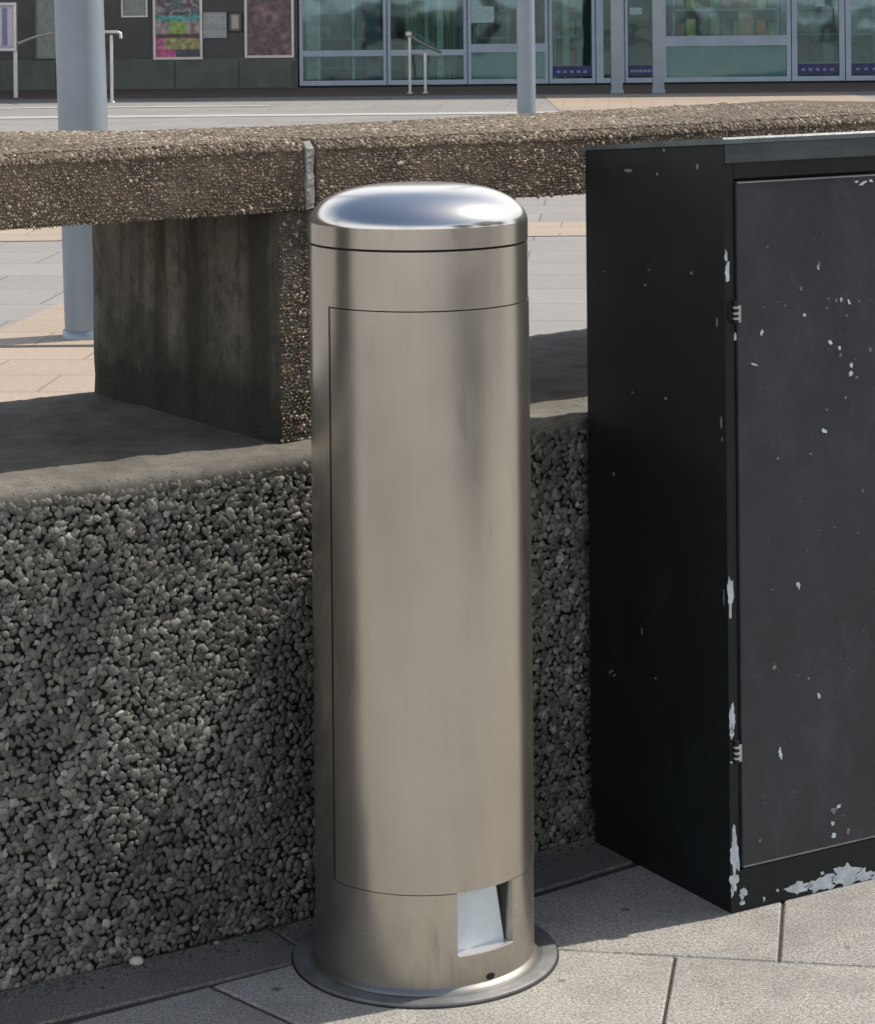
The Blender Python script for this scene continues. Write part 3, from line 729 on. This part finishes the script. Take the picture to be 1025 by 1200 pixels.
# bright worn lower and upper arrises
mb.box(DX0 + .001, DX1 - .001, -.0047, -.0041, DZ0 + .0002, DZ0 + .0026, 2)
mb.box(DX0 + .002, DX1 - .001, -.0047, -.0041, DZ1 - .0026, DZ1 - .0008, 3)
door = mb.build('door', [CABD, CHIP, CHIP2, simple('worn_edge', (.2, .22, .24), .5)], cab)
mb = MB(); mb.box(DX0 - .0026, DX1 + .0026, .0165, .019, .0665, 1.1375)
mb.build('door_rebate', [DARKGAP], cab)
for (x, y) in ((861, 366), (862, 881)):
    lx, lz = frontpix(x, y, -.004)
    mb = MB()
    mb.tube([(lx, -.006, lz - .017), (lx, -.006, lz + .017)], .0042, 12, 0)
    for q in (-.011, -.003, .006): mb.tube([(lx, -.006, lz + q), (lx, -.006, lz + q + .0035)], .0052, 12, 1)
    mb.box(lx - .011, lx - .003, -.003, .001, lz - .014, lz + .014, 0, .0006); mb.box(lx + .003, lx + .010, -.0062, -.0042, lz - .016, lz + .010, 1, .0004)
    h = mb.build('hinge', [CAB, simple('hinge_steel', (.38, .40, .40), .5, .4)], cab)
mb = MB(); mb.tube([(CW - .08, -.003, .62), (CW - .08, -.012, .62)], .012, 20, 0); mb.box(CW - .088, CW - .072, -.018, -.0121, .608, .632, 0, .001)
mb.build('lock', [RAILM], cab)

# ------------------------------------------------------------------ poles
def pole(x, y, D, rad, H, label, taper=.8, group='grey steel poles on the plaza', name='steel_pole'):
    p = P(x, y, D); t = empty(name, (p.x, D, 0)); tag(t, label, 'pole', group)
    mb = MB(); mb.tube([(0, 0, -.008), (0, 0, H * .5), (0, 0, H)], [rad, rad * (1 + taper) / 2, rad * taper], 40); mb.build('shaft', [GALV], t)
    mb = MB(); mb.lathe([(rad * 1.02, .03), (rad * 1.08, .028), (rad * 1.1, -.008)], n=40); mb.build('base_collar', [GALV], t)
    mb = MB(); mb.box(-.35, .35, -.12, .12, H, H + .09, bev=.02); mb.build('lamp_head', [GALV], t)
    return t
pl = pole(106, 392, 10.4, .106, 6.5, 'thick pale blue-grey steel pole rising behind the left end of the wall', .95); pl.rotation_euler.y = -.024
pole(616.5, 100, 20.0, .078, 6.5, 'slim blue-grey steel pole standing behind the bollard, in front of the shopfront')
for x, nm in ((722.5, 'left of the two grey canopy posts standing close together before the shop doors'), (771, 'right of the two grey canopy posts standing close together before the shop doors')):
    p = P(x, 105, 36.4); t = empty('canopy_post', (p.x, 36.4, 0)); tag(t, nm, 'post', 'canopy posts before the doors')
    mb = MB(); mb.box(-.085, .085, -.07, .07, -.008, 3.7, bev=.01); mb.build('shaft', [GALV], t)
    mb = MB(); mb.box(-.1, .1, -.085, .085, -.006, .05, bev=.008); mb.build('foot', [GALV], t)

# ------------------------------------------------------------------ shop building
FY = 40.0
def FX(x): return P(x, 50, FY).x
def FZ(y, x=512): return P(x, y, FY).z
bld = empty('shop_building', (0, FY, 0)); tag(bld, 'low shop building with a blue-grey framed glass front and dark slate wall beyond the plaza', 'building')
def bpart(mb, name, mats, parent=bld):
    o = mb.build(name, mats); 
    o.parent = parent
    if parent is bld: o.matrix_parent_inverse = Matrix.Translation((0, -FY, 0))
    return o
HB = 5.2; XL = FX(-1100); XR = FX(2200); XS = FX(349)
mb = MB(); mb.box(XL, XS, FY, FY + .3, -.008, 3.6); mb.box(XL, XR, FY - .02, FY + .3, 3.6, HB)
# slate tiles along the foot
xs = [FX(x) for x in (-120, -60, 0, 66, 130, 205, 280, 343)]
for a, b in zip(xs[:-1], xs[1:]): mb.box(a + .012, b - .012, FY - .012, FY - .001, .0, FZ(67), 1, .004)
mb.box(xs[0], XS - .02, FY - .02, FY - .0125, FZ(70), FZ(67) + .012, 1)
bpart(mb, 'wall', [DARKWALL, DARKWALL2])
mb = MB(); mb.box(XL, XR, FY + 9, FY + 9.2, -.01, HB); mb.box(XL, XL + .2, FY + .3, FY + 9, -.01, HB); mb.box(XR - .2, XR, FY + .3, FY + 9, -.01, HB); bpart(mb, 'inner_wall', [INT_D])
mb = MB(); mb.box(XS, XR - .2, FY + .05, FY + 9, -.007, .0); bpart(mb, 'shop_floor', [INT_F])
mb = MB(); mb.box(XL - .3, XR + .3, FY - .2, FY + 9.4, HB, HB + .25); mb.box(XL, XR, FY - 3.8, FY - .021, 3.7, 3.95, bev=.02); bpart(mb, 'roof', [DARKWALL])

ZF = 2.6
def window(x0, x1, transoms, panels, name='window', band=False, fw=.055, label=None):
    """x in photo columns; transoms: list of (y0,y1); panel: (y) below which an opaque teal panel sits"""
    a, b = FX(x0), FX(x1); f = MB()
    f.box(a, a + fw, FY - .03, FY + .05, .03, ZF, bev=.004); f.box(b - fw, b, FY - .03, FY + .05, .03, ZF, bev=.004)
    f.box(a + fw, b - fw, FY - .028, FY + .048, .03, .11, bev=.004); f.box(a + fw, b - fw, FY - .028, FY + .048, ZF - .07, ZF, bev=.004)
    for (y0, y1) in transoms: f.box(a + fw, b - fw, FY - .026, FY + .046, FZ(y1), FZ(y0), bev=.004)
    f.box(a, b, FY - .01, FY + .05, -.006, .0295, 1)
    o = bpart(f, name, [GALV2, DARKGAP])
    if label: o['label'] = label
    g = MB(); g.box(a + fw * .6, b - fw * .6, FY + .004, FY + .012, .09, ZF - .05); bpart(g, 'pane', [GLASS], o)
    if panels:
        g = MB(); g.box(a + fw, b - fw, FY + .013, FY + .03, .11, FZ(panels)); bpart(g, 'lower_panel', [TEAL], o)
    if band:
        g = MB(); g.box(a + fw, b - fw, FY - .002, FY + .0035, FZ(91), FZ(79))
        for i in range(5):
            q = a + fw + (b - a - 2 * fw) * (.1 + .17 * i); g.box(q, q + .06, FY - .0035, FY - .0021, FZ(87), FZ(84), 1)
        bpart(g, 'manifestation_band', [NAVY, simple('pale_mark', (.2, .22, .4), .5)], o)
    return o
window(351, 453, [(58, 65)], None); window(454, 547, [(58, 65)], None)
for x in (374, 414, 500):   # slim inner glazing bars of the curtain wall
    g = MB(); g.box(FX(x) - .02, FX(x) + .02, FY + .052, FY + .09, .11, ZF - .07); bpart(g, 'glazing_bar', [GALV2])
window(548, 642, [(52, 62)], 62)
window(643, 697, [], None, 'door', True)
window(698, 731, [], None, 'side_light', False, .12)
window(732, 768, [], None, 'door', True, .045)
window(775, 926, [(45, 57)], 57, 'window', False, .07)
window(927, 989, [], None, 'door', True, .09)
window(990, 1060, [], None, 'door', True, .09)
window(1061, 1180, [(45, 57)], 57)
window(1181, 1300, [(45, 57)], 57)
mb = MB(); mb.box(XS, FX(1300), FY - .01, FY + .1, ZF, 3.6); bpart(mb, 'fascia', [GALV2])
mb = MB(); mb.box(FX(1300), XR, FY, FY + .3, -.008, 3.6); bpart(mb, 'end_wall', [DARKWALL])
for x in (643, 697, 732, 990):
    pass

# flat prints with coloured cells
def prints(name, x0, x1, z0, z1, y, cells, pal, mats, parent=None, seed=1):
    rg = random.Random(seed); nx, nz = cells[0] * 2, cells[1] * 2; vs = []; fs = []; cols = []
    for j in range(nz + 1):
        for i in range(nx + 1):
            vs.append((x0 + (x1 - x0) * i / nx, y, z0 + (z1 - z0) * j / nz)); cols.append((*pal(i / nx, j / nz, rg), 1))
    for j in range(nz):
        for i in range(nx): a = j * (nx + 1) + i; fs.append((a, a + 1, a + nx + 2, a + nx + 1))
    o = obj(name, vs, fs, mats)
    at = o.data.color_attributes.new('Col', 'FLOAT_COLOR', 'POINT'); at.data.foreach_set('color', [q for c in cols for q in c])
    if parent: adopt(o, parent)
    return o
def poster(x0, x1, ybot, ztop, pal, cells, label, frame=.045, fmat=None, seed=1, name='poster_case'):
    a, b = FX(x0), FX(x1); z0 = FZ(ybot); t = empty(name, ((a + b) / 2, FY, z0)); tag(t, label, 'poster')
    f = MB(); y0, y1 = FY - .05, FY - .0005
    f.box(a, a + frame, y0, y1, z0, ztop, bev=.004); f.box(b - frame, b, y0, y1, z0, ztop, bev=.004)
    f.box(a + frame, b - frame, y0, y1, z0, z0 + frame, bev=.004); f.box(a + frame, b - frame, y0, y1, ztop - frame, ztop, bev=.004)
    adopt(f.build('frame', [fmat or RAILM]), t)
    f = MB(); f.box(a + frame * .9, b - frame * .9, FY - .02, FY - .001, z0 + frame * .9, ztop - frame * .9); adopt(f.build('backboard', [DARKWALL]), t)
    prints('sheet', a + frame, b - frame, z0 + frame, ztop - frame, FY - .0215, cells, pal, PRINT, t, seed)
def pal_color(u, v, r):
    k = r.random(); n = 1.5 * noise.noise(Vector((u * 5, v * 9, 2)))
    if v < .10: base = (.55, .08, .25) if u < .45 else (.03, .04, .07)
    elif v < .22: base = (.35, .33, .12) if u > .2 else (.5, .1, .25)
    elif v < .28: base = (.06, .02, .04)
    elif v < .42: base = (.25, .4, .08) if .3 < u < .7 else (.35, .28, .26)
    elif v < .5: base = (.08, .35, .36)
    else: base = [(.06, .07, .09), (.25, .28, .3), (.12, .06, .1), (.05, .2, .25)][int((n + 1) * 2) % 4]
    return tuple(max(.01, c * (1 + .9 * noise.noise(Vector((u * 9, v * 22, 7)))) * r.uniform(.9, 1.1)) for c in base)
def pal_dark(u, v, r):
    n = noise.noise(Vector((u * 4 + 9, v * 5, 1))); b = .07 + .10 * max(0, n + .2)
    return tuple(b * k * (1 + .9 * noise.noise(Vector((u * 7, v * 15, 4)))) for k in (1.55, .85, 1.0))
def pal_pale(u, v, r): b = r.uniform(.24, .34); return (b * .85, b, b * .95)
def pal_paper(u, v, r):
    b = .45 if (int(v * 20) % 2 or v > .85) else r.uniform(.25, .42); return (b * .9, b * .97, b * 1.05)
poster(180, 238, 67, 1.95, pal_color, (14, 30), 'tall colourful pink, green and teal poster in a silver frame on the dark wall', seed=3)
poster(287, 345, 66, 1.95, pal_dark, (12, 26), 'tall dark purple-grey poster in a silver frame beside the glass front', seed=5)
poster(42, 70, 65, 1.95, pal_pale, (6, 12), 'pale green poster on the dark wall just left of the thick pole', .02, simple('dull_frame', (.12, .14, .14), .5), 6)
poster(143, 174, 17, 1.95, pal_pale, (6, 12), 'pale grey-green notice board high on the wall between the thick pole and colourful poster', .03, None, 8)
poster(239, 266, 42, FZ(12), pal_paper, (4, 16), 'white printed notice between the two tall framed posters', .012, simple('white_frame', (.5, .53, .58), .5), 9)
poster(268, 284, 35, FZ(12), lambda u, v, r: ((.5, .45, .38) if .2 < u < .8 and .15 < v < .85 else (.10, .09, .08)), (6, 6), 'small cream card in a dark frame beside the white printed notice', .012, simple('black_frame', (.02, .02, .02), .5), 10)
# notices in the windows
for x0, x1, y0, y1, lb in ((552, 579, 8, 27, 'pale teal notice taped inside the window left of the slim pole'), (738, 752, 11, 19, 'small green and white sticker on the door glass between the canopy posts'), (955, 966, 2, 12, 'white sticker high on the glass door at the right')):
    o = prints('window_notice', FX(x0), FX(x1), FZ(y1), FZ(y0), FY - .004, (3, 6), lambda u, v, r: (.35 * r.uniform(.7, 1.1), .5 * r.uniform(.8, 1.1), .5), PRINT, None, 4); tag(o, lb, 'notice')
# interior goods seen through the glass
def goods(x0, x1, n, zt, pal, seed, label, dy=.45):
    t = empty('display_stand', (FX((x0 + x1) / 2), FY + dy, 0)); tag(t, label, 'display stand'); rg = random.Random(seed)
    W = abs(FX(x1) - FX(x0)); w_ = W / n; x = -W / 2
    mb = MB(); 
    for z in (.25, .75, 1.2): mb.box(x, x + W, -.2, .2, z, z + .03)
    for q in (x, x + W - .03): mb.box(q, q + .03, -.2, .2, 0, zt)
    mb.build('rack', [GALV2], t)
    mats = [simple('goods_tone', c, .7, 0, .3, 6) for c in pal]; mb = MB()
    for z in (.28, .78, 1.23):
        for i in range(n):
            h = rg.uniform(.2, .42); mb.box(x + i * w_ + .01 + .03, x + (i + 1) * w_ - .01, -.15 + rg.uniform(0, .1), .15, z, z + h, rg.randrange(len(mats)), .01)
    o = mb.build('goods', mats, t); o['kind'] = 'stuff'
goods(790, 915, 9, 1.8, [(.75, .22, .05), (.65, .5, .12), (.2, .3, .13), (.5, .46, .36), (.04, .05, .06), (.3, .08, .05)], 4, 'rack of orange, yellow and brown goods behind the wide window on the right')
goods(556, 600, 5, 1.6, [(.3, .2, .2), (.5, .5, .48), (.05, .06, .06)], 5, 'rack of dark and white goods behind the window left of the slim pole', 1.6)
goods(655, 690, 4, 1.7, [(.6, .12, .16), (.4, .5, .3), (.05, .06, .05)], 8, 'rack of red and green goods behind the door right of the slim pole', 2.0)
goods(360, 440, 7, 1.5, [(.10, .22, .24), (.04, .05, .06), (.3, .3, .3)], 9, 'rack of teal and grey goods behind the leftmost glass panes', 2.2)
goods(935, 1050, 7, 1.5, [(.10, .16, .12), (.04, .05, .06), (.3, .3, .3)], 12, 'rack of dark green goods behind the glass doors at the right', 2.2)
for (xa, xb, h_, c_, lb) in ((358, 372, 2.2, (.5, .52, .5), 'pale display board inside the leftmost glass pane'), (428, 446, 2.3, (.10, .14, .16), 'dark display board inside the glass left of the curtain'), (512, 520, 2.2, (.55, .6, .6), 'narrow pale board inside the glass just right of the curtain'), (660, 668, 2.2, (.35, .42, .3), 'pale green board inside the door right of the slim pole'), (868, 884, 2.2, (.5, .25, .12), 'orange brown board inside the wide window on the right')):
    mb = MB(); w_ = FX(xb) - FX(xa); mb.box(-w_ / 2, w_ / 2, 0, .03, .12, h_, bev=.004); t = empty('display_board', ((FX(xa) + FX(xb)) / 2, FY + .28, 0)); tag(t, lb, 'display board')
    mb.build('board', [simple('board_tone', c_, .6, 0, .35, 5)], t); mb = MB(); mb.box(-w_ / 2 - .02, w_ / 2 + .02, -.1, .13, .0, .03); mb.build('foot', [GALV2], t)
mb = MB()
x0, x1 = FX(474), FX(536); n = 60; vs = []; fs = []
for i in range(n + 1):
    x = x0 + (x1 - x0) * i / n; y = FY + .35 + .05 * math.sin(i * 1.3)
    vs += [(x, y, .12), (x, y, 2.4)]
for i in range(n): fs.append((2 * i, 2 * i + 2, 2 * i + 3, 2 * i + 1))
o = obj('curtain', vs, fs, simple('pale_curtain', (.42, .44, .34), .8), None, True); tag(o, 'pale pleated curtain hanging inside the glass behind the handrail posts', 'curtain')

# ------------------------------------------------------------------ handrails & barrier
def rail(name, D, posts, paths, label, r=.024):
    t = empty(name, (P(posts[0][0], 50, D).x, D, 0)); tag(t, label, 'handrail')
    for (x, ytop, ybot) in posts:
        mb = MB(); X = P(x, 60, D).x
        mb.tube([(X, D, -.008), (X, D, P(x, ytop, D).z)], r, 14); mb.lathe([(r * 2, -.004), (r * 2, .01), (r, .012)], X, D, 20); adopt(mb.build('post', [RAILM]), t)
    for k, pth in enumerate(paths):
        mb = MB(); mb.tube([P(x, y, d) for x, y, d in pth], r * (1 if k == 0 else .8), 14); adopt(mb.build('rail', [RAILM]), t)
    return t
rail('handrail', 34.8, [(131, 41, 118)], [[(22, 51, 37), (40, 44, 36.4), (62, 38.5, 35.6), (90, 37.5, 34.9), (138, 37.5, 34.8), (141.5, 39, 34.8), (142.2, 45, 34.8)]], 'steel handrail passing behind the thick pole and ending in a bent tip')
rail('handrail', 37.2, [(480, 42, 110), (498, 62, 110)], [[(479, 40, 37.2), (486, 46, 37.4), (500, 54, 37.8), (516, 61, 38.3)], [(480, 64, 37.2), (512, 66, 38.2)]], 'short steel handrail with two posts in front of the glass by the curtain')
mb = MB(); iv, it = ico(3); p = P(479, 40, 37.2); mb.add([(p.x + q[0] * .055, p.y + q[1] * .055, p.z + q[2] * .055) for q in iv], [tuple(f) for f in it], 0, True)
o = mb.build('knob', [RAILM]); adopt(o, [q for q in bpy.data.objects if q.name == 'handrail.001'][0])
# information board on legs at far left
BD = 37.0
t = empty('information_board', (P(-5, 60, BD).x, BD, 0)); tag(t, 'white and purple striped information board on steel legs at the far left', 'sign')
mb = MB(); X0, X1 = P(-45, 30, BD).x, P(20, 30, BD).x; za, zb = P(0, 60, BD).z, P(0, 3, BD).z
for (a, b, c, d) in ((X0, X1, zb - .045, zb), (X0, X1, za, za + .045), (X0, X0 + .045, za + .045, zb - .045), (X1 - .045, X1, za + .045, zb - .045)): mb.box(a, b, BD - .03, BD + .03, c, d, bev=.006)
adopt(mb.build('frame', [RAILM]), t)
def pal_board(u, v, r):
    k = int(u * 9); return [(.5, .48, .5), (.45, .2, .25), (.5, .5, .52), (.16, .15, .3)][k % 4] if .08 < v < .92 else (.35, .35, .4)
prints('panel', X0 + .045, X1 - .045, za + .045, zb - .045, BD - .01, (18, 12), pal_board, PRINT, t, 2)
for X in (X0 + .03, X1 - .03):
    mb = MB(); mb.box(X - .03, X + .03, BD + .031, BD + .08, -.008, zb - .02, bev=.006); adopt(mb.build('leg', [RAILM]), t)

# ------------------------------------------------------------------ unseen trees added out of frame; the steel reflects their ground shadow
def tree(x, y, H, label):
    t = empty('added_tree', (x, y, 0)); tag(t, label, 'tree')
    BARK = simple('bark', (.09, .07, .05), .9, 0, .3, 20, .6)
    mb = MB(); mb.tube([(0, 0, -.008), (.03, .02, 1), (-.02, .05, 2), (.05, 0, 3.2), (0, 0, H - .8)], [.13, .11, .10, .07, .02], 14)
    for i in range(9):
        a = i * 2.4; z = 2 + i * .28; mb.tube([(0, 0, z), (.5 * math.cos(a), .5 * math.sin(a), z + .35), (1.15 * math.cos(a), 1.15 * math.sin(a), z + .8)], [.05, .035, .012], 8)
    mb.build('trunk', [BARK], t)
    vs = []; fs = []; rg = random.Random(5); cl = []
    for i in range(70):
        a = rg.uniform(0, 6.28); z = rg.uniform(-1, 1); rr = math.sqrt(1 - z * z) * rg.uniform(.45, 1)
        cl.append(Vector((2.1 * rr * math.cos(a), 2.1 * rr * math.sin(a), H - 1.9 + z * 1.7)))
    for i in range(26000):
        c = rg.choice(cl) + Vector((rg.gauss(0, .22), rg.gauss(0, .22), rg.gauss(0, .2))); d = Vector((rg.gauss(0, 1), rg.gauss(0, 1), rg.gauss(0, 1))).normalized(); e = d.orthogonal().normalized() * .055; d *= .11
        b = len(vs); vs += [tuple(c), tuple(c + d * .5 + e), tuple(c + d), tuple(c + d * .5 - e)]; fs.append((b, b + 1, b + 2, b + 3))
    obj('crown', vs, fs, simple('leaf_green', (.06, .10, .03), .6, 0, .4, 3), t)
    return t
tree_ = tree(8.15, 1.75, 6.0, 'leafy tree added out of view, nearest beyond the right of the frame')
def copy_tree(o, parent=None):
    c = o.copy(); col.objects.link(c); c.parent = parent
    for ch in [q for q in bpy.data.objects if q.parent == o]: copy_tree(ch, c)
    return c
tree_['group'] = 'unseen trees added to shade the ground reflected in the bollard'
for (x, y, a, lb) in ((7.57, -3.37, 2.0, 'leafy tree added out of view behind the viewer to the right'), (12.1, 4.7, 4.0, 'leafy tree added out of view, farthest beyond the right of the frame')):
    c = copy_tree(tree_); c.location = (x, y, 0); c.rotation_euler.z = a; c['label'] = lb
